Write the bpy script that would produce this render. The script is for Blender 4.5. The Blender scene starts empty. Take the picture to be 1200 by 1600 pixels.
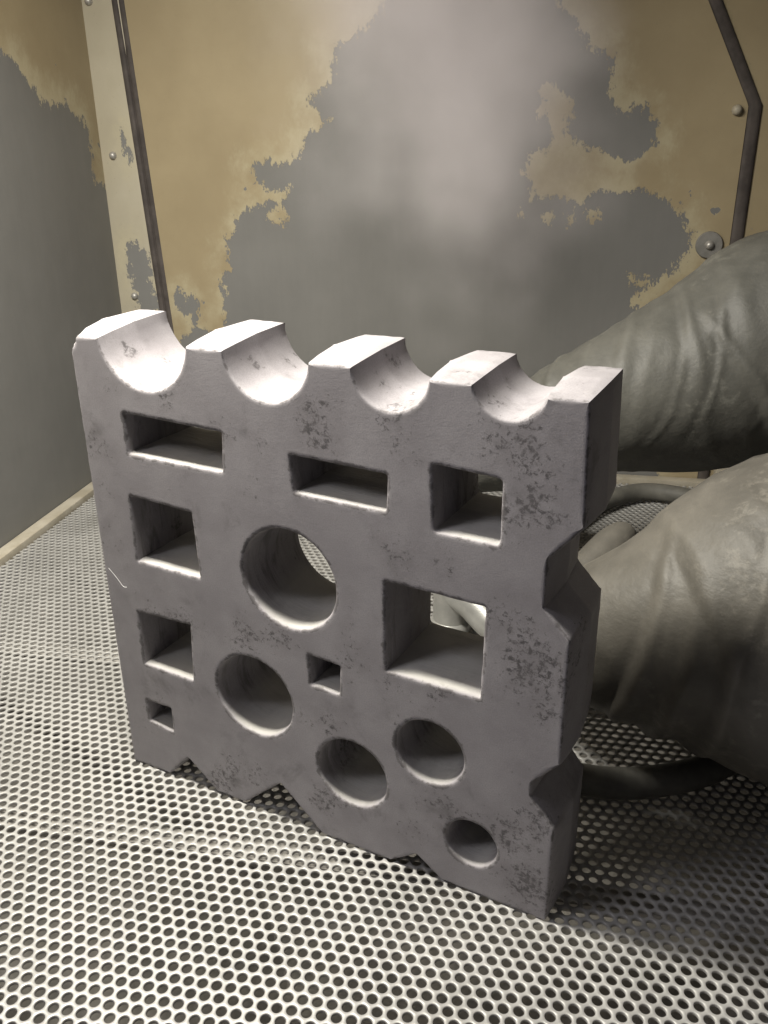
import bpy, bmesh, math
import numpy as np
from mathutils import Vector, Matrix, noise as mnoise

S = bpy.context.scene
COL = S.collection

# ------------------------------------------------------------------ camera
R = Matrix(((0.885108, 0.465266, -0.01051), (-0.175451, 0.354518, 0.918441), (0.431045, -0.811076, 0.395418)))
CAM = Vector((0.32881, -0.29725, 0.33913))
cd = bpy.data.cameras.new('camera'); cam = bpy.data.objects.new('camera', cd); COL.objects.link(cam)
cd.sensor_fit = 'VERTICAL'; cd.sensor_height = 36.0; cd.lens = 36.0 * 1348.0 / 1600.0
cd.clip_start = 0.01; cd.clip_end = 20
cam.matrix_world = Matrix.Translation(CAM) @ R.transposed().to_4x4()
S.camera = cam

# ------------------------------------------------------------------ world and lamps
w = bpy.data.worlds.new('World'); S.world = w; w.use_nodes = True
bg = w.node_tree.nodes['Background']
bg.inputs['Color'].default_value = (0.94, 0.90, 1.0, 1); bg.inputs['Strength'].default_value = 0.05

def lamp(name, loc, target, energy, size, color, spread=180):
    d = bpy.data.lights.new(name, 'AREA'); d.shape = 'DISK'; d.size = size; d.energy = energy; d.color = color
    d.spread = math.radians(spread)
    o = bpy.data.objects.new(name, d); COL.objects.link(o); o.location = loc
    o.rotation_euler = (Vector(target) - Vector(loc)).to_track_quat('-Z', 'Y').to_euler()
    return o
# the work lamp in the roof of the cabinet, above the left end of the block
key = lamp('cabinet_lamp', (-0.035, -0.040, 0.60), (-0.045, -0.03, 0.0), 8.8, 0.05, (1.0, 0.955, 0.85))
key.data.shape = 'RECTANGLE'; key.data.size = .26; key.data.size_y = .05      # a short tube lamp
key.rotation_euler = (0, math.radians(3), 0)
# the lit workshop beyond the open end of the cabinet, over the photographer's left shoulder
lamp('workshop_lamp', (-0.42, -0.62, 1.05), (0.12, 0.0, 0.10), 5.6, 0.40, (0.95, 0.93, 1.0))

S.view_settings.view_transform = 'Standard'; S.view_settings.look = 'None'
S.view_settings.exposure = 0.0; S.view_settings.gamma = 1.0; S.view_settings.use_curve_mapping = False
S.render.engine = 'CYCLES'
S.cycles.max_bounces = 6; S.cycles.diffuse_bounces = 3; S.cycles.use_adaptive_sampling = True; S.cycles.adaptive_threshold = .02; S.cycles.glossy_bounces = 3
S.cycles.volume_bounces = 2; S.cycles.use_denoising = True
S.cycles.volume_step_rate = 1.0; S.cycles.sample_clamp_indirect = 6.0

# ------------------------------------------------------------------ helpers
TH = math.radians(17.0)                      # the cabinet stands turned 17 degrees to the block
E1 = Vector((math.cos(TH), math.sin(TH), 0)); E2 = Vector((-math.sin(TH), math.cos(TH), 0))
def cab(a, b, z): return E1 * a + E2 * b + Vector((0, 0, z))

def tag(o, label=None, cat=None, kind=None, group=None):
    if label: o['label'] = label
    if cat: o['category'] = cat
    if kind: o['kind'] = kind
    if group: o['group'] = group
    return o

def mesh_obj(name, verts, faces, mat, parent=None, smooth=None, in_cab=False):
    me = bpy.data.meshes.new(name); me.from_pydata(verts, [], faces); me.validate(); me.update()
    o = bpy.data.objects.new(name, me); COL.objects.link(o)
    if mat: me.materials.append(mat)
    if smooth is not None:
        me.polygons.foreach_set('use_smooth', [True] * len(me.polygons))
        me.set_sharp_from_angle(angle=math.radians(smooth))
    if parent: o.parent = parent
    elif in_cab: o.rotation_euler = (0, 0, TH)
    return o

def bm_obj(name, bm, mat, parent=None, smooth=None, in_cab=False):
    me = bpy.data.meshes.new(name); bmesh.ops.recalc_face_normals(bm, faces=bm.faces); bm.to_mesh(me); bm.free()
    o = bpy.data.objects.new(name, me); COL.objects.link(o)
    if mat: me.materials.append(mat)
    if smooth is not None:
        me.polygons.foreach_set('use_smooth', [True] * len(me.polygons))
        me.set_sharp_from_angle(angle=math.radians(smooth))
    if parent: o.parent = parent
    elif in_cab: o.rotation_euler = (0, 0, TH)
    return o

def box_bm(bm, x0, x1, y0, y1, z0, z1, bev=0.0):
    b = bmesh.new()
    bmesh.ops.create_cube(b, size=1)
    for v in b.verts:
        v.co = Vector((x0 + (v.co.x + .5) * (x1 - x0), y0 + (v.co.y + .5) * (y1 - y0), z0 + (v.co.z + .5) * (z1 - z0)))
    if bev: bmesh.ops.bevel(b, geom=b.edges[:], offset=bev, segments=2, affect='EDGES', profile=.6)
    m = bpy.data.meshes.new('t'); b.to_mesh(m); b.free(); bm.from_mesh(m); bpy.data.meshes.remove(m)

def lathe(prof, n=32):
    """(radius, height) profile turned round +Z"""
    V = []; F = []
    for r, h in prof:
        for k in range(n):
            a = 2 * math.pi * k / n; V.append((r * math.cos(a), r * math.sin(a), h))
    for i in range(len(prof) - 1):
        for k in range(n):
            a, b = i * n + k, i * n + (k + 1) % n
            F.append((a, b, b + n, a + n))
    F.append(tuple(range(n - 1, -1, -1))); F.append(tuple(range((len(prof) - 1) * n, len(prof) * n)))
    return V, F

def cr(P, t):
    """Catmull-Rom through rows of P at parameter t in [0, len-1]"""
    P = np.asarray(P, float); n = len(P); i = min(int(t), n - 2); u = t - i
    p0, p1, p2, p3 = P[max(i - 1, 0)], P[i], P[i + 1], P[min(i + 2, n - 1)]
    return .5 * ((2 * p1) + (-p0 + p2) * u + (2 * p0 - 5 * p1 + 4 * p2 - p3) * u * u + (-p0 + 3 * p1 - 3 * p2 + p3) * u ** 3)

# node helper
class NT:
    def __init__(s, name):
        s.m = bpy.data.materials.new(name); s.m.use_nodes = True; s.t = s.m.node_tree
        s.b = s.t.nodes['Principled BSDF']; s.out = s.t.nodes['Material Output']
    def n(s, typ, ins=None, **kw):
        x = s.t.nodes.new(typ)
        for k, v in kw.items(): setattr(x, k, v)
        for k, v in (ins or {}).items():
            if hasattr(v, 'links') or isinstance(v, bpy.types.NodeSocket): s.t.links.new(v, x.inputs[k])
            else: x.inputs[k].default_value = v
        return x
    def coord(s, scale=(1, 1, 1), loc=(0, 0, 0)):
        c = s.n('ShaderNodeTexCoord')
        return s.n('ShaderNodeMapping', {'Vector': c.outputs['Object'], 'Scale': scale, 'Location': loc}).outputs[0]
    def noise(s, vec, scale, detail=4, rough=.55, dist=0.0):
        return s.n('ShaderNodeTexNoise', {'Vector': vec, 'Scale': scale, 'Detail': detail, 'Roughness': rough, 'Distortion': dist}).outputs['Fac']
    def math(s, op, a, b=0.0, c=0.0, clamp=False):
        x = s.n('ShaderNodeMath', {0: a, 1: b, 2: c}, operation=op); x.use_clamp = clamp; return x.outputs[0]
    def ramp(s, v, a, b, lo=0.0, hi=1.0, smooth=True):
        return s.n('ShaderNodeMapRange', {'Value': v, 'From Min': a, 'From Max': b, 'To Min': lo, 'To Max': hi},
                   interpolation_type='SMOOTHSTEP' if smooth else 'LINEAR').outputs[0]
    def mix(s, f, a, b):
        x = s.n('ShaderNodeMix', data_type='RGBA')
        for k, v in ((0, f), (6, a), (7, b)):
            if isinstance(v, bpy.types.NodeSocket): s.t.links.new(v, x.inputs[k])
            else: x.inputs[k].default_value = v if k == 0 else (*v, 1)
        return x.outputs[2]
    def bump(s, h, strength, dist, prev=None):
        x = s.n('ShaderNodeBump', {'Height': h, 'Strength': strength, 'Distance': dist})
        if prev is not None: s.t.links.new(prev, x.inputs['Normal'])
        return x.outputs[0]
    def set(s, **kw):
        names = {'color': 'Base Color', 'rough': 'Roughness', 'metal': 'Metallic', 'normal': 'Normal', 'spec': 'Specular IOR Level'}
        for k, v in kw.items():
            i = s.b.inputs[names[k]]
            if isinstance(v, bpy.types.NodeSocket): s.t.links.new(v, i)
            else: i.default_value = (*v, 1) if k == 'color' else v
        return s.m
    def attr(s, name): return s.n('ShaderNodeAttribute', attribute_name=name).outputs['Fac']

# ------------------------------------------------------------------ materials
def mat_wall(pa=(.305, .248, .155), pb=(.358, .295, .188)):
    """beige paint blasted away to bare grey metal; 'bare' holds the signed distance to the worn patch"""
    k = NT('blasted_paint')
    v = k.coord()
    vs = k.coord(scale=(1.0, 1.0, 0.6))
    sd = k.attr('bare')
    n1 = k.noise(v, 28, 3, .5); n2 = k.noise(vs, 120, 6, .68, .15); n3 = k.noise(k.coord(scale=(1, 1, .55)), 480, 4, .65)
    d = k.math('MULTIPLY_ADD', k.math('SUBTRACT', n1, .5), .022, sd)
    d = k.math('MULTIPLY_ADD', k.math('SUBTRACT', n2, .5), .034, d)
    d = k.math('MULTIPLY_ADD', k.math('SUBTRACT', n3, .5), .020, d)
    chip = k.ramp(k.noise(v, 64, 3, .5), .715, .76, 0, .05)
    d = k.math('ADD', d, chip)
    bare = k.ramp(d, -.0005, .0006)
    thin = k.ramp(d, -.03, .0)                       # paint thins and pales towards the worn edge
    tn = k.math('MULTIPLY', thin, k.ramp(k.noise(v, 22, 5, .6), .35, .62))
    stain = k.ramp(k.noise(v, 9, 5, .6), .3, .7)
    paint = k.mix(stain, pa, pb)
    paint = k.mix(k.math('MULTIPLY', tn, .7), paint, (.47, .425, .30))
    speck = k.ramp(k.noise(v, 420, 2, .5), .70, .74)
    paint = k.mix(k.math('MULTIPLY', speck, .25), paint, (.2, .18, .15))
    g = k.noise(v, 14, 6, .6)
    metal = k.mix(g, (.150, .148, .143), (.205, .202, .195))
    streak = k.noise(k.coord(scale=(1, 1, .12)), 160, 3, .6)
    metal = k.mix(k.ramp(streak, .3, .75, 0, .06), metal, (.28, .275, .265))
    c = k.mix(bare, paint, metal)
    h = k.math('SUBTRACT', 1.0, k.ramp(d, -.0012, .0008))
    nb = k.bump(h, .5, .0006)
    nb = k.bump(k.noise(v, 900, 3, .6), .12, .0006, nb)
    nb = k.bump(k.noise(v, 12, 3, .5), .3, .004, nb)
    rg = k.ramp(bare, 0, 1, .42, .58)
    return k.set(color=c, rough=rg, normal=nb, spec=.35)

def mat_block(blobs):
    k = NT('blasted_cast_iron')
    v = k.coord()
    base = k.mix(k.ramp(k.noise(v, 26, 5, .6), .3, .7), (.276, .261, .276), (.350, .334, .350))
    fine = k.noise(v, 1500, 3, .6)
    base = k.mix(k.ramp(fine, .32, .72, 0, .38), base, (.20, .186, .192))
    # dark scale left in clusters
    big = k.noise(v, 24, 4, .55)
    cl = k.ramp(big, .45, .68, 0, .85)
    sep = k.n('ShaderNodeTexCoord').outputs['Object']
    warp = k.n('ShaderNodeTexNoise', {'Vector': sep, 'Scale': 60.0, 'Detail': 3.0}).outputs['Color']
    wv = k.n('ShaderNodeVectorMath', {0: warp, 1: (.5, .5, .5)}, operation='SUBTRACT').outputs[0]
    wv = k.n('ShaderNodeVectorMath', {0: wv, 'Scale': .03}, operation='SCALE').outputs[0]
    pw = k.n('ShaderNodeVectorMath', {0: sep, 1: wv}, operation='ADD').outputs[0]
    for (x, y, z, r, s_) in [(a_, 0.0, b_, 1.9 * c_, d_) for a_, b_, c_, d_ in blobs] + [(.022, .018, .247, .013, 1), (.030, .030, .238, .010, .9), (.046, .020, .232, .010, .8), (.096, .016, .246, .011, 1), (.102, .028, .240, .010, .9), (.160, .030, .248, .010, 1), (.163, .014, .246, .008, .9), (.214, .024, .249, .010, 1), (.213, .010, .246, .008, .9), (.245, .012, .254, .010, .9), (.198, .010, .256, .009, .8)]:
        dd = k.n('ShaderNodeVectorMath', {0: pw, 1: (x, y, z)}, operation='DISTANCE').outputs['Value']
        cl = k.math('MAXIMUM', cl, k.ramp(dd, r, 0.0, 0, s_))
    sp = k.noise(v, 330, 7, .74, .35)
    thr = k.math('MULTIPLY_ADD', cl, -.30, .75)
    spk = k.ramp(k.math('SUBTRACT', sp, thr), -.03, .10)
    c = k.mix(k.math('MULTIPLY', spk, .9), base, (.085, .079, .082))
    # soft grey cloud round the clusters
    c = k.mix(k.math('MULTIPLY', k.math('MULTIPLY', cl, k.ramp(k.noise(v, 110, 5, .65), .35, .65)), .42), c, (.17, .158, .162))
    sm = k.math('MULTIPLY', k.ramp(k.noise(v, 42, 7, .68, .4), .52, .72), k.ramp(k.noise(v, 12, 3, .5), .36, .56))
    c = k.mix(k.math('MULTIPLY', sm, .60), c, (.14, .132, .136))
    # broken black skin along edges and inside the openings
    rim = k.attr('rim')
    rn = k.noise(v, 130, 7, .72)
    rk = k.ramp(k.math('MULTIPLY_ADD', rim, .33, rn), .74, .86)
    c = k.mix(k.math('MULTIPLY', rk, .7), c, (.09, .083, .083))
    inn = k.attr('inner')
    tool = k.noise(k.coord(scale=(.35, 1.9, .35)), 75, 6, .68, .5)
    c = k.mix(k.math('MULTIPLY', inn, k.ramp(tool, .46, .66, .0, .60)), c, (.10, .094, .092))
    # upward floors of the openings paled: settled dust plus painted light on them
    nz = k.n('ShaderNodeSeparateXYZ', {0: k.n('ShaderNodeNewGeometry').outputs['Normal']}).outputs[2]
    lit_dust = k.math('MULTIPLY', k.ramp(nz, .45, .95), k.ramp(k.noise(v, 35, 5, .6), .25, .6, .45, .85))
    lit_dust = k.math('MULTIPLY', lit_dust, k.math('MINIMUM', k.math('MULTIPLY', inn, 2.0), 1.0))
    c = k.mix(lit_dust, c, (.50, .49, .455))
    nb = k.bump(sp, .10, .0008)
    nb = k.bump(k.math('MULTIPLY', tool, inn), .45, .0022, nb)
    nb = k.bump(k.noise(v, 1300, 3, .65), .08, .0006, nb)
    nb = k.bump(k.noise(v, 60, 3, .5), .02, .0018, nb)
    return k.set(color=c, rough=.72, normal=nb, spec=.3)

def mat_grate():
    k = NT('perforated_zinc')
    v = k.coord()
    g = k.noise(v, 18, 6, .6)
    c = k.mix(k.ramp(g, .3, .7), (.315, .311, .300), (.395, .390, .378))
    sm = k.ramp(k.noise(k.coord(scale=(1, .55, 1), loc=(.3, .1, 0)), 11, 6, .65, .7), .56, .74)
    c = k.mix(k.math('MULTIPLY', sm, .55), c, (.24, .232, .218))
    sc = k.ramp(k.noise(k.coord(scale=(.25, 3, 1)), 190, 3, .6), .66, .72)
    c = k.mix(k.math('MULTIPLY', sc, .25), c, (.3, .29, .27))
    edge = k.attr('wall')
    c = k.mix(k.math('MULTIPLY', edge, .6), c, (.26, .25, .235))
    nb = k.bump(k.noise(v, 900, 3, .6), .15, .0004)
    return k.set(color=c, rough=k.ramp(g, .3, .7, .40, .52), normal=nb, metal=.25, spec=.45)

def mat_rubber(name, dark, dust, amount):
    k = NT(name)
    v = k.coord()
    cr_ = k.attr('crest')
    n1 = k.noise(v, 13, 4, .5); n2 = k.noise(v, 60, 8, .62)
    d = k.ramp(n1, .28, .72, .42, .85)
    d = k.math('MULTIPLY', d, k.ramp(n2, .25, .75, .62, 1.0))
    d = k.math('MULTIPLY_ADD', cr_, .5, d, clamp=True)
    c = k.mix(k.math('MULTIPLY', d, amount, clamp=True), dark, dust)
    pt = k.ramp(k.math('MULTIPLY', k.noise(v, 21, 5, .6), k.noise(v, 150, 6, .7)), .29, .40)
    c = k.mix(k.math('MULTIPLY', pt, .18), c, tuple(min(1, x * 1.55) for x in dust))
    # fine web of creases in the skin
    wv = k.n('ShaderNodeTexNoise', {'Vector': v, 'Scale': 45.0, 'Detail': 4.0}).outputs['Color']
    wv = k.n('ShaderNodeVectorMath', {0: wv, 'Scale': .022}, operation='SCALE').outputs[0]
    pw = k.n('ShaderNodeVectorMath', {0: k.coord(scale=(1, .7, 1.5)), 1: wv}, operation='ADD').outputs[0]
    vo = k.n('ShaderNodeTexVoronoi', {'Vector': pw, 'Scale': 70.0, 'Randomness': 1.0}, feature='DISTANCE_TO_EDGE').outputs['Distance']
    ln = k.math('MULTIPLY', k.ramp(vo, .045, .0), k.ramp(k.noise(v, 26, 4, .6), .48, .66))
    c = k.mix(k.math('MULTIPLY', ln, .03), c, tuple(min(1, x * 1.5) for x in dust))
    nb = k.bump(ln, -.10, .0008)
    nb = k.bump(n2, .30, .0022, nb)
    nb = k.bump(k.noise(k.coord(scale=(1, .6, 1.4)), 240, 5, .65), .22, .0012, nb)
    return k.set(color=c, rough=.54, normal=nb, spec=.42)

def mat_simple(name, a, b, scale=30, rough=.6, metal=0.0, bump=.15):
    k = NT(name); v = k.coord()
    n = k.noise(v, scale, 6, .62)
    return k.set(color=k.mix(k.ramp(n, .3, .7), a, b), rough=rough, metal=metal,
                 normal=k.bump(k.noise(v, scale * 14, 3, .6), bump, .0008))

M_wall = mat_wall()
M_strip = mat_wall((.38, .345, .265), (.45, .415, .33))
M_grate = mat_grate()
M_gasket = mat_simple('gasket_rubber', (.045, .037, .034), (.085, .072, .066), 60, .75)
M_bolt = mat_simple('dusty_steel', (.36, .35, .33), (.5, .48, .45), 200, .42, .5)
M_washer = mat_simple('grey_washer', (.22, .215, .20), (.29, .28, .265), 120, .5, .3)
M_ledge = mat_simple('beige_ledge', (.34, .305, .235), (.45, .415, .345), 40, .5)
M_hopper = mat_simple('dusty_hopper', (.20, .19, .175), (.36, .34, .31), 30, .8)
M_bar = mat_simple('dusty_bar', (.30, .285, .26), (.42, .40, .37), 70, .8)
M_glove = mat_rubber('dusty_black_rubber', (.032, .032, .029), (.20, .195, .170), .60)
M_glove2 = mat_rubber('dusty_brown_rubber', (.034, .032, .028), (.235, .218, .186), .60)
M_hose = mat_simple('dusty_hose', (.085, .083, .074), (.15, .145, .128), 40, .62)
M_nozzle = mat_simple('dull_aluminium', (.40, .40, .385), (.52, .52, .50), 60, .34, .6)
M_unseen_wall = mat_simple('dark_unseen_wall', (.030, .028, .026), (.06, .056, .05), 20, .8)  # dark colour chosen for the unseen right wall to cut light bounced off it
M_thread = mat_simple('white_fibre', (.5, .5, .5), (.6, .6, .6), 100, .6)

# ------------------------------------------------------------------ the cabinet
BACK = .529; LEFT = -.247; RIGHT = .425; TOP = .78; FRONT = -.25

def poly_sd(P, poly):
    """signed distance of points P (n,2) to a polygon, positive inside"""
    poly = np.asarray(poly, float); a = poly; b = np.roll(poly, -1, 0)
    best = np.full(len(P), 9.0); ins = np.zeros(len(P), bool)
    for (x0, y0), (x1, y1) in zip(a, b):
        d = np.array([x1 - x0, y1 - y0]); L = (d @ d) + 1e-12
        t = np.clip(((P[:, 0] - x0) * d[0] + (P[:, 1] - y0) * d[1]) / L, 0, 1)
        best = np.minimum(best, np.hypot(P[:, 0] - x0 - t * d[0], P[:, 1] - y0 - t * d[1]))
        c = ((y0 > P[:, 1]) != (y1 > P[:, 1]))
        xi = x0 + (P[:, 1] - y0) / (y1 - y0 + 1e-12) * d[0]
        ins ^= c & (P[:, 0] < xi)
    return np.where(ins, best, -best)

def sheet(name, u0, u1, z0, z1, step, place, sd, mat, parent=None, clip=None):
    """a gridded panel: place(u, z) -> local co; sd(P) -> worn distance; clip drops cells"""
    nu = max(2, int((u1 - u0) / step)); nz = max(2, int((z1 - z0) / step))
    U, Z = np.meshgrid(np.linspace(u0, u1, nu + 1), np.linspace(z0, z1, nz + 1))
    P = np.stack([U.ravel(), Z.ravel()], 1)
    V = [place(u, z) for u, z in P]
    F = []
    for j in range(nz):
        for i in range(nu):
            a = j * (nu + 1) + i; F.append((a, a + 1, a + nu + 2, a + nu + 1))
    o = mesh_obj(name, V, F, mat, parent, in_cab=True)
    at = o.data.attributes.new('bare', 'FLOAT', 'POINT'); at.data.foreach_set('value', np.clip(sd(P), -.08, .08).astype(np.float32))
    o.data.polygons.foreach_set('use_smooth', [True] * len(o.data.polygons))
    return o

BARE = [(0.0599, 0.4995), (0.0564, 0.4488), (0.0315, 0.4311), (0.0028, 0.4157), (0.0065, 0.3936), (-0.0181, 0.3744), (-0.0012, 0.3581), (-0.0229, 0.3427), (-0.0337, 0.325), (-0.0511, 0.3149), (-0.071, 0.3223), (-0.0816, 0.3175), (-0.078, 0.3009), (-0.0626, 0.2947), (-0.0419, 0.299), (-0.0498, 0.2805), (-0.0811, 0.2779), (-0.0952, 0.276), (-0.1048, 0.2613), (-0.1154, 0.2457), (-0.1134, 0.2273), (-0.123, 0.2004), (-0.1245, 0.166), (-0.1317, 0.1446), (-0.1575, 0.1496), (-0.1776, 0.1398), (-0.1842, 0.1141), (-0.198, -0.1654), (0.3706, -0.1161), (0.3534, 0.0065), (0.3166, 0.17), (0.305, 0.192), (0.3474, 0.2237), (0.3547, 0.2418), (0.3464, 0.2712), (0.3254, 0.2845), (0.3095, 0.2959), (0.2946, 0.2971), (0.2803, 0.2902), (0.2617, 0.2972), (0.2477, 0.2844), (0.2199, 0.2879), (0.2015, 0.2856), (0.1909, 0.3101), (0.2023, 0.3261), (0.2159, 0.3305), (0.217, 0.3512), (0.2031, 0.364), (0.2051, 0.3803), (0.2182, 0.3865), (0.2319, 0.3755), (0.2344, 0.3646), (0.2309, 0.3482), (0.2408, 0.3342), (0.2591, 0.3285), (0.2772, 0.3238), (0.3008, 0.3225), (0.3124, 0.3335), (0.312, 0.3526), (0.2965, 0.3647), (0.2768, 0.3596), (0.2668, 0.3749), (0.269, 0.4012), (0.2606, 0.4118), (0.246, 0.4163), (0.2333, 0.433), (0.218, 0.4486), (0.2066, 0.4933)]
def sd_door(P):
    d = poly_sd(P, BARE)
    for x, z, r in ((-.1640, .1722, .011), (-.1731, .1802, .008), (-.1590, .1616, .008)):
        d = np.maximum(d, r - np.hypot(P[:, 0] - x, P[:, 1] - z))
    for x, z, r in ((-.056, .2679, .011), (.193, .2720, .004), (.2200, .2660, .005), (.2400, .2652, .007), (.262, .2690, .006), (.313, .2047, .006), (.305, .2100, .004)):
        d = np.minimum(d, np.hypot(P[:, 0] - x, P[:, 1] - z) - r)
    return d

# door panel in the far end wall: a sheet with folded-back rim and rubber seal
door = bpy.data.objects.new('cabinet_door', None); COL.objects.link(door)
door.rotation_euler = (0, 0, TH); door.location = cab(0, 0, 0)
tag(door, 'beige painted steel cabinet door blasted to bare grey, behind the iron block', 'door')
def gl(z):                                       # right edge of the left seal
    return -.187 + (z - .157) * (-.2015 + .187) / (.468 - .157)
def gr(z):                                       # left edge of the right seal
    return .3911 - max(0, z - .3648) * .545 + min(0, z - .3648) * -.004
def place_door(u, z):
    t = (u + .187) / (.391 + .187)
    x = gl(z) + t * (gr(z) - gl(z))
    return (x, BACK - .002 - .0012 * math.sin(math.pi * t) , z)
def sd_door_w(P):
    Q = P.copy()
    for i, (u, z) in enumerate(P): Q[i, 0] = place_door(u, z)[0]
    return sd_door(Q)
sheet('panel', -.187, .391, .004, TOP, .004, place_door, sd_door_w, M_wall, door)

def strip_mesh(name, pts, w0, w1, y, h, mat, parent, ridges=1):
    """an extruded rubber seal following pts (u, z) at height y in front of the wall; w0..w1 across"""
    prof = []
    n = ridges
    for r in range(n):
        a = w0 + (w1 - w0) * r / n; b = w0 + (w1 - w0) * (r + 1) / n; wd = b - a
        for t, q in ((.04, 0), (.14, .75), (.35, 1), (.65, 1), (.86, .75), (.96, 0)):
            prof.append((a + wd * t, q * h * (1.0 if r % 2 == 0 else .72)))
    V = []; F = []
    for i, (u, z) in enumerate(pts):
        for du, q in prof: V.append((u + du, y - q, z))
    m = len(prof)
    for i in range(len(pts) - 1):
        for j in range(m - 1):
            F.append((i * m + j, i * m + j + 1, (i + 1) * m + j + 1, (i + 1) * m + j))
    return mesh_obj(name, V, F, mat, parent, smooth=50)
zs = np.linspace(.0, TOP, 60)
strip_mesh('seal', [(gl(z), z) for z in zs], -.0142, .0006, BACK - .0005, .0022, M_gasket, door, 2)
zs2 = sorted(list(np.linspace(.0, TOP, 50)) + [.3648, .361, .3685])
strip_mesh('seal', [(gr(z), z) for z in zs2], -.0005, .0128, BACK - .0005, .0024, M_gasket, door, 1)

def bolt_prof(r, h): return [(r, 0), (r, h * .25), (r * .86, h * .62), (r * .55, h * .92), (r * .18, h)]
def wall_turn(o, x, z, y=BACK):                  # turn a lathe so its axis points out of the end wall
    o.location = (x, y, z); o.rotation_euler = (math.radians(90), 0, 0)
V, F = lathe([(.0125, 0), (.0125, .0015), (.0118, .0024), (.006, .0026), (.0045, .0027)], 40)
wsh = mesh_obj('washer', V, F, M_washer, door, smooth=40); wall_turn(wsh, .3728, .2438, BACK - .003)
V, F = lathe(bolt_prof(.0042, .005), 24)
b = mesh_obj('bolt', V, F, M_bolt, wsh, smooth=60); b.location = (0, 0, .0024)
V, F = lathe(bolt_prof(.0046, .006), 24)
b = mesh_obj('plug', V, F, M_ledge, door, smooth=60); wall_turn(b, .3815, .3612, BACK - .003)

# end wall frame left and right of the door
STRIP1 = [(-0.2301, 0.2394), (-0.2182, 0.2409), (-0.2099, 0.2296), (-0.2050, 0.199), (-0.195, 0.1424), (-.19, .0), (-.24, .0), (-0.2313, 0.1419), (-0.2279, 0.1847), (-0.231, 0.2123)]
STRIP2 = [(-0.2195, 0.3539), (-0.2142, 0.3356), (-0.2151, 0.3183), (-0.2201, 0.3295)]
wb = sheet('wall_back', LEFT, -.186, .0, TOP, .0035, lambda u, z: (u if u < -.2 else min(u, gl(z) - .001), BACK + .0005 if u > -.205 else BACK - .001 - .0008 * math.cos((u + .225) * 90), z),
      lambda P: np.maximum(np.maximum(poly_sd(P, STRIP1), poly_sd(P, STRIP2)) - .002, -.030), M_strip)
tag(wb, kind='structure')
V, F = lathe(bolt_prof(.0040, .0048), 24)
for x, z in ((-.2333, .3277), (-.2281, .1833), (-.2388, .4683)):
    b = mesh_obj('bolt', V, F, M_bolt, wb, smooth=60); wall_turn(b, x, z, BACK - .0012)
wr_ = sheet('wall_back', .300, RIGHT, .0, TOP, .006, lambda u, z: (max(u, gr(z) + .0125), BACK + .0008, z), lambda P: P[:, 0] * 0 - .05, M_wall)
tag(wr_, kind='structure')

LB = [(0.2067, 0.4158), (0.3743, 0.4149), (0.3914, 0.4089), (0.4105, 0.3899), (0.4325, 0.375), (0.462, 0.3788), (0.5002, 0.3628), (0.5071, 0.3421), (0.5071, 0.3054), (0.56, 0.2919), (.56, -.1), (-.7, -.1), (-.7, .43)]
wl = sheet('wall_left', FRONT, BACK, .0, TOP, .007, lambda u, z: (LEFT, u, z), lambda P: poly_sd(P, LB), M_wall)
tag(wl, kind='structure')
RB = [(-.7, -.1), (.46, -.1), (.46, .30), (.3, .42), (-.7, .5)]
wr = sheet('wall_right', FRONT, BACK, .0, TOP, .012, lambda u, z: (RIGHT, u, z), lambda P: poly_sd(P, RB), M_unseen_wall)
tag(wr, kind='structure')

bm = bmesh.new(); box_bm(bm, LEFT - .002, RIGHT + .002, -.12, BACK + .004, TOP, TOP + .003)
tag(bm_obj('ceiling', bm, M_hopper, in_cab=True), kind='structure')
# ledge of angle iron round the floor
bm = bmesh.new(); box_bm(bm, LEFT + .0005, LEFT + .014, FRONT, BACK - .016, -.004, .0055, .0012)
tag(bm_obj('floor_ledge', bm, M_ledge, smooth=40, in_cab=True), kind='structure')
bm = bmesh.new(); box_bm(bm, LEFT + .0005, RIGHT - .0005, BACK - .0155, BACK - .0035, -.004, .0050, .0012)
tag(bm_obj('floor_ledge', bm, M_ledge, smooth=40, in_cab=True), kind='structure')
bm = bmesh.new(); box_bm(bm, RIGHT - .020, RIGHT - .0005, BACK - .0300, BACK - .0160, -.004, .060, .0015)
tag(bm_obj('corner_post', bm, M_ledge, smooth=40, in_cab=True), kind='structure')

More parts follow.
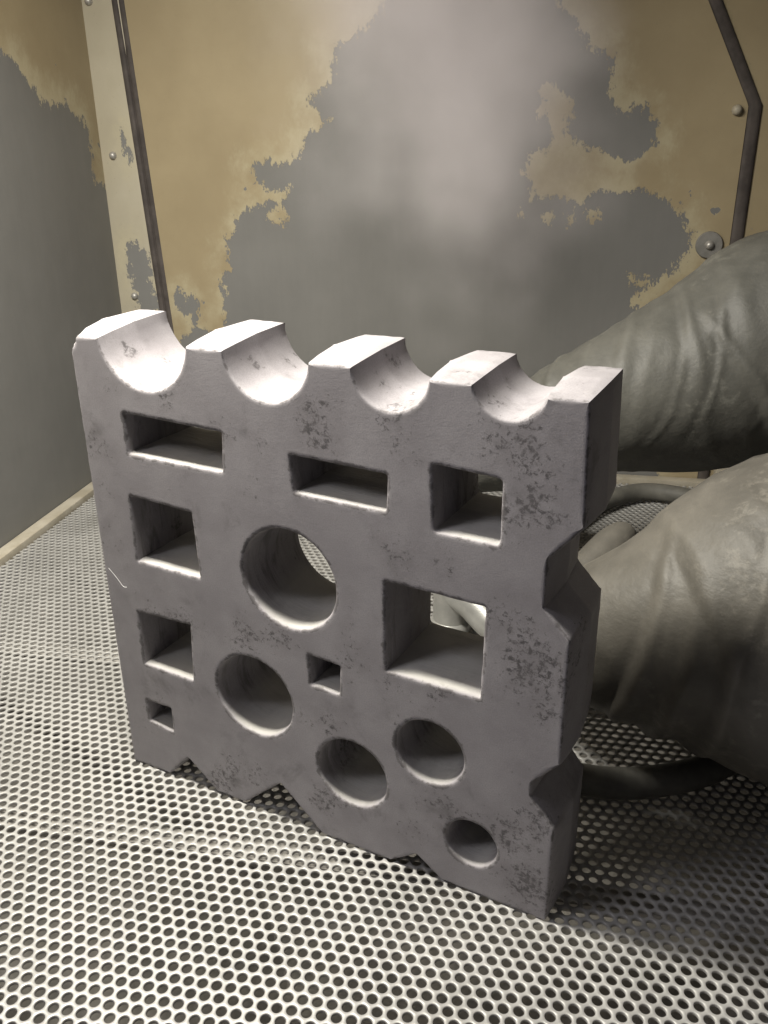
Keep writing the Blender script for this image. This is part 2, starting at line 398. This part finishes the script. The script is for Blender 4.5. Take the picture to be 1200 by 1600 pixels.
# ------------------------------------------------------------------ perforated floor
PITCH = .00655; HR = .00236; NS = 18
def grate():
    h0 = Vector((0.07562, -0.13352, 0)); ox, oy = h0.dot(E1), h0.dot(E2)
    rot = math.radians(16.6) - TH
    a1 = np.array([math.cos(rot), math.sin(rot)]) * PITCH
    a2 = np.array([math.cos(rot + math.pi / 3), math.sin(rot + math.pi / 3)]) * PITCH
    I, J = np.meshgrid(np.arange(-170, 170), np.arange(-130, 150)); I = I.ravel(); J = J.ravel()
    P = np.stack([ox + I * a1[0] + J * a2[0], oy + I * a1[1] + J * a2[1]], 1)
    keep = (P[:, 0] > LEFT + .012) & (P[:, 0] < RIGHT - .004) & (P[:, 1] > -.235) & (P[:, 1] < BACK - .017)
    P = P[keep]; n = len(P)
    # hexagon outline sampled at NS points, circle at the same angles
    hexr = PITCH / math.sqrt(3)
    cor = np.array([[math.cos(rot + math.pi / 6 + k * math.pi / 3), math.sin(rot + math.pi / 6 + k * math.pi / 3)] for k in range(6)]) * hexr
    out = []
    for k in range(6):
        for t in range(3): out.append(cor[k] * (1 - t / 3) + cor[(k + 1) % 6] * (t / 3))
    out = np.array(out); ang = np.arctan2(out[:, 1], out[:, 0]); u = np.stack([np.cos(ang), np.sin(ang)], 1)
    rings = [(out, 0.0), (u * (HR + .00028), 0.0), (u * HR, -.00026), (u * (HR + .00002), -.0016)]
    loc = np.concatenate([np.c_[r, np.full(NS, z)] for r, z in rings])           # (4*NS, 3)
    rng = np.random.default_rng(4)
    co = np.repeat(P, len(loc), 0); co = np.c_[co, np.zeros(len(co))] + np.tile(loc, (n, 1))
    # sheet is not dead flat
    co[:, 2] += .0009 * np.sin(co[:, 0] * 17 + 1.0) * np.sin(co[:, 1] * 13 + .4) - .0009
    q = []
    for r in range(3):
        for s in range(NS):
            a, b_ = r * NS + s, r * NS + (s + 1) % NS
            q.append((a, b_, b_ + NS, a + NS))
    q = np.array(q)
    F = (q[None] + (np.arange(n) * len(loc))[:, None, None]).reshape(-1, 4)
    me = bpy.data.meshes.new('floor')
    me.vertices.add(len(co)); me.vertices.foreach_set('co', co.astype(np.float32).ravel())
    me.loops.add(F.size); me.loops.foreach_set('vertex_index', F.astype(np.int32).ravel())
    me.polygons.add(len(F)); me.polygons.foreach_set('loop_start', np.arange(0, F.size, 4, dtype=np.int32))
    me.polygons.foreach_set('loop_total', np.full(len(F), 4, dtype=np.int32))
    me.update(calc_edges=True)
    at = me.attributes.new('wall', 'FLOAT', 'POINT')
    at.data.foreach_set('value', np.tile(np.repeat([0, 0, .25, 1.0], NS), n).astype(np.float32))
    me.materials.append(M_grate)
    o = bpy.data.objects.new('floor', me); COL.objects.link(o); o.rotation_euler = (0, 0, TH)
    return tag(o, kind='structure')
floor = grate()
for y in (-.206, -.040, .126, .292, .458):       # flat bars that carry the sheet
    bm = bmesh.new(); box_bm(bm, LEFT + .004, RIGHT - .002, y - .007, y + .007, -.022, -.016, .0008)
    bm_obj('support_bar', bm, M_bar, floor, smooth=40)
V = [(LEFT, FRONT, .002), (RIGHT, FRONT, .002), (RIGHT, BACK, .002), (LEFT, BACK, .002),
     (.04, -.10, -.30), (.16, -.10, -.30), (.16, .12, -.30), (.04, .12, -.30)]
F = [(0, 1, 5, 4), (1, 2, 6, 5), (2, 3, 7, 6), (3, 0, 4, 7), (4, 5, 6, 7)]
V = [(x, y, z - .035) for x, y, z in V]
tag(mesh_obj('hopper', V, F, M_hopper, in_cab=True), kind='structure')

# ------------------------------------------------------------------ the swage block
W = .254; T = .0505
def resample(pts, closed=True, step=.0012):
    out = []
    n = len(pts)
    for i in range(n if closed else n - 1):
        a = np.array(pts[i]); b_ = np.array(pts[(i + 1) % n]); m = max(1, int(np.hypot(*(b_ - a)) / step))
        for k in range(m): out.append(a + (b_ - a) * k / m)
    return np.array(out)
def arc3(p, q, zb):
    """circular arc hanging from p to q with its lowest point at height zb"""
    p = np.array(p, float); q = np.array(q, float); c = np.hypot(*(q - p)); h = (p[1] + q[1]) / 2 - zb
    r = (c * c / 4 + h * h) / (2 * h); ctr = np.array([(p[0] + q[0]) / 2, zb + r])
    a0 = math.atan2(p[1] - ctr[1], p[0] - ctr[0]); a1 = math.atan2(q[1] - ctr[1], q[0] - ctr[0])
    if a0 > 0: a0 -= 2 * math.pi
    if a1 > 0: a1 -= 2 * math.pi
    m = max(8, int(abs(a1 - a0) * r / .0016))
    return [tuple(ctr + r * np.array([math.cos(a0 + (a1 - a0) * k / m), math.sin(a0 + (a1 - a0) * k / m)])) for k in range(m + 1)]
def rounded(poly, rad):
    out = []; n = len(poly)
    for i in range(n):
        p = np.array(poly[i]); a = np.array(poly[i - 1]) - p; b_ = np.array(poly[(i + 1) % n]) - p
        a /= np.hypot(*a); b_ /= np.hypot(*b_)
        p0 = p + a * rad; p1 = p + b_ * rad
        for t in (0, .25, .5, .75, 1): out.append(tuple((1 - t) ** 2 * p0 + 2 * t * (1 - t) * p + t * t * p1))
    return out

def make_block():
    # outer outline, counter-clockwise seen from the front (x right, z up)
    o = [(0, 0), (.0268, .0006), (.0423, .018), (.0621, .0012), (.0807, .0012), (.1062, .0245), (.1319, .0), (.1723, .0006), (.1868, .0112), (.201, .0008), (.2542, 0)]
    o += [(.2541, .0542), (.2424, .0701), (.2424, .0778), (.2545, .0919), (.2542, .1532), (.2424, .1658), (.2427, .1882), (.2559, .2039), (.2540, .2525)]
    top = [((.2393, .2518), (.2090, .2535), .2412), ((.1917, .2530), (.1561, .2547), .2380), ((.1362, .2541), (.0912, .2552), .2343), ((.0715, .2548), (.0173, .2541), .2313)]
    for p, q, zb in top: o += arc3(p, q, zb)
    o += [(0, .2534)]
    rects = [[(0.0275, 0.2199), (0.0879, 0.2183), (0.0864, 0.1972), (0.0274, 0.1975)], [(0.1234, 0.2133), (0.1732, 0.212), (0.1724, 0.1936), (0.1249, 0.1942)], [(0.1921, 0.2201), (0.2238, 0.2184), (0.2238, 0.1884), (0.1936, 0.189)], [(0.0245, 0.1758), (0.065, 0.174), (0.0661, 0.137), (0.0239, 0.1377)], [(0.1701, 0.1616), (0.2189, 0.1605), (0.2181, 0.1131), (0.1702, 0.1136)], [(0.0189, 0.1072), (0.0559, 0.1083), (0.0535, 0.0718), (0.0185, 0.0728)], [(0.1278, 0.1114), (0.1468, 0.1101), (0.1458, 0.0919), (0.1283, 0.0931)], [(0.0162, 0.049), (0.0348, 0.049), (0.0343, 0.0312), (0.0161, 0.0335)]]
    circ = [(0.1191, 0.1492, 0.0269), (0.0932, 0.0753, 0.0244), (0.1507, 0.0472, 0.0205), (0.1932, 0.0755, 0.0183), (0.2156, 0.0301, 0.0139)]
    rr = (.0022, .0022, .0028, .0016, .0018, .0014, .0018, .0018)
    contours = [(resample(o), False)]
    for r, k in zip(rects, rr): contours.append((resample(rounded(r, k), step=.0011), True))     # listed clockwise
    for x, z, r in circ:
        m = max(40, int(2 * math.pi * r / .0011))
        contours.append((np.array([(x + r * math.cos(-2 * math.pi * k / m), z + r * math.sin(-2 * math.pi * k / m)) for k in range(m)]), True))
    OUT = [(0, -.0034, 0), (0, -.0016, .35), (0, -.0005, .6), (.0001, 0, .8), (.0004, .0004, .9), (.0013, .0008, .5), (.010, .0018, .1), (.0225, .0026, .2), (.0240, .0029, .55), (.0255, .0026, .2), (.042, .0012, .1), (.0490, .0004, .6), (.0504, -.0012, 1), (.0505, -.003, 0)]
    INN = [(0, -.0034, 0), (0, -.0018, .45), (0, -.0007, .9), (.0001, 0, 1.), (.0004, .0005, .9), (.0013, .0009, .5), (.0035, .0012, .25), (.008, .0015, .05), (.0225, .0018, .1), (.0245, .0022, .4), (.0265, .0018, .1), (.042, .0012, .05), (.0490, .0006, .4), (.0504, -.0004, .8), (.0505, -.0024, 0)]
    bm = bmesh.new(); lr = bm.verts.layers.float.new('rim'); li = bm.verts.layers.float.new('inner')
    front = []; back = []
    for ci, (P, hole) in enumerate(contours):
        nx = np.roll(P, -1, 0) - np.roll(P, 1, 0); nrm = np.stack([nx[:, 1], -nx[:, 0]], 1)
        nrm /= np.hypot(nrm[:, 0], nrm[:, 1])[:, None] + 1e-9
        turn = np.abs(np.arctan2(*[f(np.roll(P, -1, 0) - P, P - np.roll(P, 1, 0)) for f in (lambda a, b_: a[:, 0] * b_[:, 1] - a[:, 1] * b_[:, 0], lambda a, b_: (a * b_).sum(1))]))
        cn = P[turn > .35]
        dc_ = np.min(np.hypot(P[:, None, 0] - cn[None, :, 0], P[:, None, 1] - cn[None, :, 1]), 1) if len(cn) else np.full(len(P), 1.0)
        L = INN if hole else OUT; rings = []
        for (y, off, rim) in L:
            ring = []
            for i in range(len(P)):
                x, z = P[i]
                j = mnoise.fractal(Vector((x * 150, y * 90 + ci * 7, z * 150)), 1.0, 2.0, 3) * .00017
                j += mnoise.noise(Vector((x * 270, y * 300 + ci * 3, z * 270))) * .00010
                kk = off + j
                if not hole and z < .0015 and off > 0: kk = min(kk, .0004)
                if not hole and y < .00005 or y > .0503:      # face insets stay clear of each other at the corners
                    kk = -min(abs(off), (.0001 + .55 * dc_[i]) * abs(off) / .0034)
                px, pz = x + nrm[i, 0] * kk, z + nrm[i, 1] * kk
                if not hole and z > .2:                       # the top runs up slightly towards the back
                    s = min(1, max(0, (z - .2) / .045)); pz += s * (y / T) * (.0052 - .0040 * x / W)
                yy = y
                if pz < .0004: pz = .0004 + (.0004 - pz) * .2
                v = bm.verts.new((px, yy, pz)); v[lr] = rim; v[li] = (1.0 if y > .006 else y / .006) if hole else 0.0
                ring.append(v)
            rings.append(ring)
        n = len(P)
        for a, b_ in zip(rings, rings[1:]):
            for i in range(n):
                bm.faces.new((a[i], a[(i + 1) % n], b_[(i + 1) % n], b_[i]))
        front.append(rings[0]); back.append(rings[-1])
    for caps in (front, back):
        ed = []
        for ring in caps:
            for i in range(len(ring)): ed.append(bm.edges.get((ring[i], ring[(i + 1) % len(ring)])))
        bmesh.ops.triangle_fill(bm, edges=ed, use_beauty=True, use_dissolve=False, normal=(0, -1 if caps is front else 1, 0))
    # chipped corner, top left
    c = Vector((0, 0, .2534)); nn = Vector((-.75, -.55, .55)).normalized()
    for v in bm.verts:
        if (v.co - c).length < .02:
            d = (v.co - c).dot(nn) + .0034 + .0012 * mnoise.noise(v.co * 400)
            if d > 0: v.co -= nn * d; v[lr] = .3
    bmesh.ops.recalc_face_normals(bm, faces=bm.faces)
    blobs = [(0.1373, 0.2265, .016, .95), (0.1829, 0.2234, .012, .7), (0.2314, 0.2295, .014, .8), (0.2387, 0.2100, .016, .95), (0.1769, 0.1774, .014, .75), (0.2008, 0.1767, .012, .7), (0.2396, 0.1346, .020, 1.0), (0.2472, 0.0563, .016, .9), (0.2358, 0.0425, .015, .95), (0.2002, 0.0467, .016, .85), (0.1832, 0.0256, .014, .7), (0.2449, 0.0166, .018, 1.0), (0.0072, 0.2015, .012, .8), (0.0108, 0.1744, .010, .65), (0.1594, 0.2351, .012, .6), (0.2128, 0.2422, .010, .6), (0.2463, 0.1156, .012, .9), (0.16, 0.1245, .010, .5), (0.0376, 0.125, .012, .4), (0.101, 0.1937, .010, .6), (.0200, .2350, .012, .7), (.215, .046, .014, .8), (.0060, .155, .010, .6)]
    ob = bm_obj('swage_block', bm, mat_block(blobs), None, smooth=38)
    me = ob.data
    return tag(ob, 'thick square cast iron swage block with round and square holes standing on edge', 'swage block')
block = make_block()

# white fibre clinging to the face of the block
def tube(name, pts, rad, mat, parent=None, n=10, seg=8, taper=None, smooth=60):
    P = np.array([cr(pts, t) for t in np.linspace(0, len(pts) - 1, n)])
    rd = [cr(np.array(rad, float)[:, None], t * (len(rad) - 1) / (len(pts) - 1))[0] if hasattr(rad, '__len__') else rad for t in np.linspace(0, len(pts) - 1, n)]
    V = []; F = []
    up = Vector((0, 0, 1)); prev = None
    for i in range(n):
        t = Vector(P[min(i + 1, n - 1)] - P[max(i - 1, 0)]).normalized()
        if prev is None:
            s = t.cross(up); s = s.normalized() if s.length > .1 else Vector((1, 0, 0))
        else: s = (prev - t * prev.dot(t)).normalized()
        prev = s; q = t.cross(s)
        for k in range(seg):
            a = 2 * math.pi * k / seg; V.append(tuple(Vector(P[i]) + (s * math.cos(a) + q * math.sin(a)) * rd[i]))
    for i in range(n - 1):
        for k in range(seg):
            a, b_ = i * seg + k, i * seg + (k + 1) % seg; F.append((a, b_, b_ + seg, a + seg))
    F.append(tuple(range(seg - 1, -1, -1))); F.append(tuple(range((n - 1) * seg, n * seg)))
    return mesh_obj(name, V, F, mat, parent, smooth=smooth)
th = tube('fibre', [(.0037, -.0012, .1301), (.0087, -.0010, .1250), (.0121, -.0008, .1208), (.0143, -.0004, .1206)],   .00011, M_thread, n=14, seg=6)
tag(th, 'thin white fibre stuck to the left edge of the block face', 'fibre')

# ------------------------------------------------------------------ gloves
def sleeve(name, path, rad, mat, parent, folds, seed, n=190, seg=150, sag=0.0):
    """a loose rubber sleeve lofted along path; folds = list of (s0, phi0, slope, width, depth, phi_span)"""
    path = np.array(path, float); V = []; crest = []
    up = Vector((0, 0, 1))
    for i in range(n):
        t = (len(path) - 1) * i / (n - 1)
        c = Vector(cr(path, t)); d = (Vector(cr(path, min(t + .02, len(path) - 1))) - Vector(cr(path, max(t - .02, 0)))).normalized()
        s = d.cross(up).normalized(); q = s.cross(d)
        rr = cr(np.array(rad, float), t)
        for k in range(seg):
            a = 2 * math.pi * k / seg
            p0 = c + s * math.cos(a) * rr[0] + q * math.sin(a) * rr[1]
            nn = (s * math.cos(a) + q * math.sin(a))
            pv = Vector((p0.x + seed, p0.y, p0.z))
            dsp = mnoise.fractal(pv * 11, 1.0, 2.0, 3) * .0030
            rg = 1 - abs(mnoise.noise(Vector((p0.x * 26 + seed + p0.z * 9, p0.y * 22, p0.z * 11)))) * 2.0
            cre = 0.0
            dsp += max(0, rg) ** 3 * .0009
            for (s0, ph0, sl, wd, dp, sp) in folds:
                da = (a - ph0 + math.pi) % (2 * math.pi) - math.pi
                if abs(da) < sp:
                    u = t - s0 - sl * da + .05 * mnoise.noise(Vector((a * 2.1, s0 * 9, seed)))
                    fade = math.cos(da / sp * math.pi / 2)
                    g = math.exp(-(u / wd) ** 2)
                    dsp += dp * fade * (g - .55 * math.exp(-((u - wd * 1.5) / wd) ** 2))
                    cre += fade * max(0, g - .35) * .7 * (.4 + .6 * mnoise.noise(pv * 70))
            V.append(tuple(p0 + nn * dsp)); crest.append(min(1, max(0, cre)))
    F = []
    for i in range(n - 1):
        for k in range(seg):
            a, b_ = i * seg + k, i * seg + (k + 1) % seg; F.append((a, b_, b_ + seg, a + seg))
    F.append(tuple(range(seg - 1, -1, -1))); F.append(tuple(range((n - 1) * seg, n * seg)))
    o = mesh_obj(name, V, F, mat, parent, smooth=80)
    at = o.data.attributes.new('crest', 'FLOAT', 'POINT'); at.data.foreach_set('value', np.array(crest, np.float32))
    return o

def glove(label, base, path, rad, mat, folds, seed, fingers, thumb):
    root = bpy.data.objects.new('rubber_glove', None); COL.objects.link(root); root.location = base
    tag(root, label, 'glove', group='rubber gloves of the cabinet')
    B = np.array(base)
    sleeve('sleeve', np.array(path) - B, rad, mat, root, folds, seed)
    for f in fingers:
        tube('finger', np.array(f) - B, [.0135, .0135, .0125, .0115, .004], mat, root, n=30, seg=24, smooth=80)
    tube('thumb', np.array(thumb) - B, [.016, .0155, .0145, .0135, .010, .003], mat, root, n=36, seg=24, smooth=80)
    return root

# far glove: from its port in the right wall down behind the block
up_path = [cab(.424, .285, .205), cab(.385, .280, .195), cab(.330, .264, .175), cab(.270, .248, .157), cab(.225, .252, .134), cab(.198, .262, .115), cab(.172, .272, .100), cab(.154, .278, .093)]
up_rad = [(.086, .088), (.082, .082), (.063, .064), (.048, .050), (.040, .039), (.036, .031), (.040, .023), (.034, .018)]
ft = [[cab(.160 - .005 * abs(k - 1.3), .302 - .018 * k, .094), cab(.132, .308 - .020 * k, .088), cab(.110 - .004 * (k in (1, 2)), .311 - .021 * k, .072), cab(.100 - .006 * (k in (1, 2)), .312 - .021 * k, .052), cab(.101 - .006 * (k in (1, 2)), .312 - .021 * k, .042)] for k in range(4)]
glove('dusty black rubber glove, the farther, higher of two, reaching behind the block top', tuple(cab(.424, .285, .0)), [tuple(p) for p in up_path], up_rad, M_glove,
      [(1.5, 1.9, .25, .12, .0016, 1.2), (2.1, 2.2, .30, .08, .0018, 1.2), (2.75, 2.2, .35, .07, .002, 1.3), (1.75, 2.9, -.2, .05, .002, .9), (3.4, 2.0, .2, .06, .002, 1.4), (1.35, 2.6, .55, .028, .0012, 1.0), (1.9, 2.5, .5, .03, .0014, 1.0), (2.45, 2.8, .45, .025, .0012, .9), (2.95, 2.5, -.4, .03, .0012, .9)], 3.1,
      [[tuple(p) for p in f] for f in ft],
      [tuple(p) for p in (cab(.207, .285, .108), cab(.192, .302, .099), cab(.174, .314, .088), cab(.158, .318, .074), cab(.152, .317, .060), cab(.151, .317, .055))])

# near glove
lo_path = [cab(.424, .062, .112), cab(.370, .052, .103), cab(.325, .052, .094), cab(.285, .056, .083), cab(.259, .074, .070), cab(.245, .090, .064), cab(.234, .104, .060), cab(.224, .116, .057)]
lo_rad = [(.090, .092), (.091, .091), (.074, .077), (.051, .051), (.038, .038), (.033, .031), (.033, .026), (.028, .022)]
fl = [[cab(.229, .134 - .013 * k, .056), cab(.219, .146 - .014 * k, .050), cab(.216, .150 - .014 * k, .038), cab(.224, .147 - .014 * k, .026), cab(.233, .142 - .014 * k, .022)] for k in range(4)]
glove('dusty brown black rubber glove, the nearer, lower of two, beside the block right edge', tuple(cab(.424, .062, 0)), [tuple(p) for p in lo_path], lo_rad, M_glove2,
      [(2.30, 3.7, .45, .10, .0030, 1.3), (2.68, 3.6, .45, .08, .0034, 1.3), (2.98, 3.5, .40, .06, .0026, 1.2), (1.75, 2.7, .6, .04, .0009, 1.0), (2.15, 2.4, -.5, .04, .0008, .9), (2.2, 2.0, -.3, .10, .0018, 1.1), (1.4, 3.4, .3, .07, .002, 1.2), (2.6, 2.6, .4, .06, .002, 1.1)], 8.7,
      [[tuple(p) for p in f] for f in fl],
      [(.198, .175, .060), (.2030, .190, .066), (.2105, .2105, .0765), (.2185, .2345, .0865), (.2232, .2490, .0915), (.2252, .2550, .0925)])

# ------------------------------------------------------------------ hose and nozzle on the floor
hz = .0098
hp = [(.150, .085), (.200, .040), (.255, .018), (.300, .022), (.345, .050), (.385, .110), (.402, .200), (.405, .300), (.402, .385), (.390, .440), (.360, .462), (.325, .462), (.290, .430), (.262, .385), (.235, .330), (.20, .29), (.165, .265)]
hs = tube('air_hose', [tuple(cab(a, b_, hz)) for a, b_ in hp], .0088, M_hose, n=220, seg=24, smooth=80)
tag(hs, 'dusty dark rubber hose looped on the perforated floor under the gloves', 'hose')

nz = bpy.data.objects.new('blast_nozzle', None); COL.objects.link(nz); nz.location = (.1065, .226, .0)
tag(nz, 'pale metal pipe fitting standing behind the large square hole', 'nozzle')
V, F = lathe([(.0160, .0005), (.0165, .003), (.0150, .006), (.0132, .008), (.0130, .060), (.0142, .062), (.0142, .074), (.0120, .077)], 40)
mesh_obj('body', V, F, M_nozzle, nz, smooth=40)
tube('side_pipe', [(.0, .0, .032), (.018, -.003, .027), (.036, -.008, .0175), (.056, -.013, .0142)], .0128, M_nozzle, nz, n=30, seg=32, smooth=60)

# ------------------------------------------------------------------ dust hanging in the air before the far wall
bm = bmesh.new(); bmesh.ops.create_icosphere(bm, subdivisions=4, radius=1.0)
dc = cab(.135, .435, .420)
for v in bm.verts:
    v.co = Vector((v.co.x * .20, v.co.y * .080, v.co.z * .30))
dust = bm_obj('dust_cloud', bm, None, in_cab=True); dust.location = dc
km = bpy.data.materials.new('dust'); km.use_nodes = True; nt = km.node_tree; nt.nodes.clear()
def N(t, **kw):
    x = nt.nodes.new(t)
    for a, b_ in kw.items(): setattr(x, a, b_)
    return x
out = N('ShaderNodeOutputMaterial'); pv = N('ShaderNodeVolumePrincipled'); nt.links.new(pv.outputs[0], out.inputs['Volume'])
pv.inputs['Color'].default_value = (.94, .89, .92, 1); pv.inputs['Anisotropy'].default_value = -.4
tc = N('ShaderNodeTexCoord'); mp = N('ShaderNodeMapping'); mp.inputs['Scale'].default_value = (1 / .20, 1 / .080, 1 / .30)
nt.links.new(tc.outputs['Object'], mp.inputs[0])
ln_ = N('ShaderNodeVectorMath', operation='LENGTH'); nt.links.new(mp.outputs[0], ln_.inputs[0])
nz_ = N('ShaderNodeTexNoise'); nz_.inputs['Scale'].default_value = 9; nz_.inputs['Detail'].default_value = 4; nt.links.new(tc.outputs['Object'], nz_.inputs['Vector'])
ad = N('ShaderNodeMath', operation='MULTIPLY_ADD'); nt.links.new(nz_.outputs['Fac'], ad.inputs[0]); ad.inputs[1].default_value = .9; nt.links.new(ln_.outputs['Value'], ad.inputs[2])
mr = N('ShaderNodeMapRange', interpolation_type='SMOOTHSTEP'); nt.links.new(ad.outputs[0], mr.inputs['Value'])
mr.inputs['From Min'].default_value = 1.32; mr.inputs['From Max'].default_value = .25; mr.inputs['To Min'].default_value = 0; mr.inputs['To Max'].default_value = 19.0
nt.links.new(mr.outputs[0], pv.inputs['Density'])
dust.data.materials.append(km)
tag(dust, 'pale cloud of blasting dust hanging before the door', 'dust', kind='stuff')
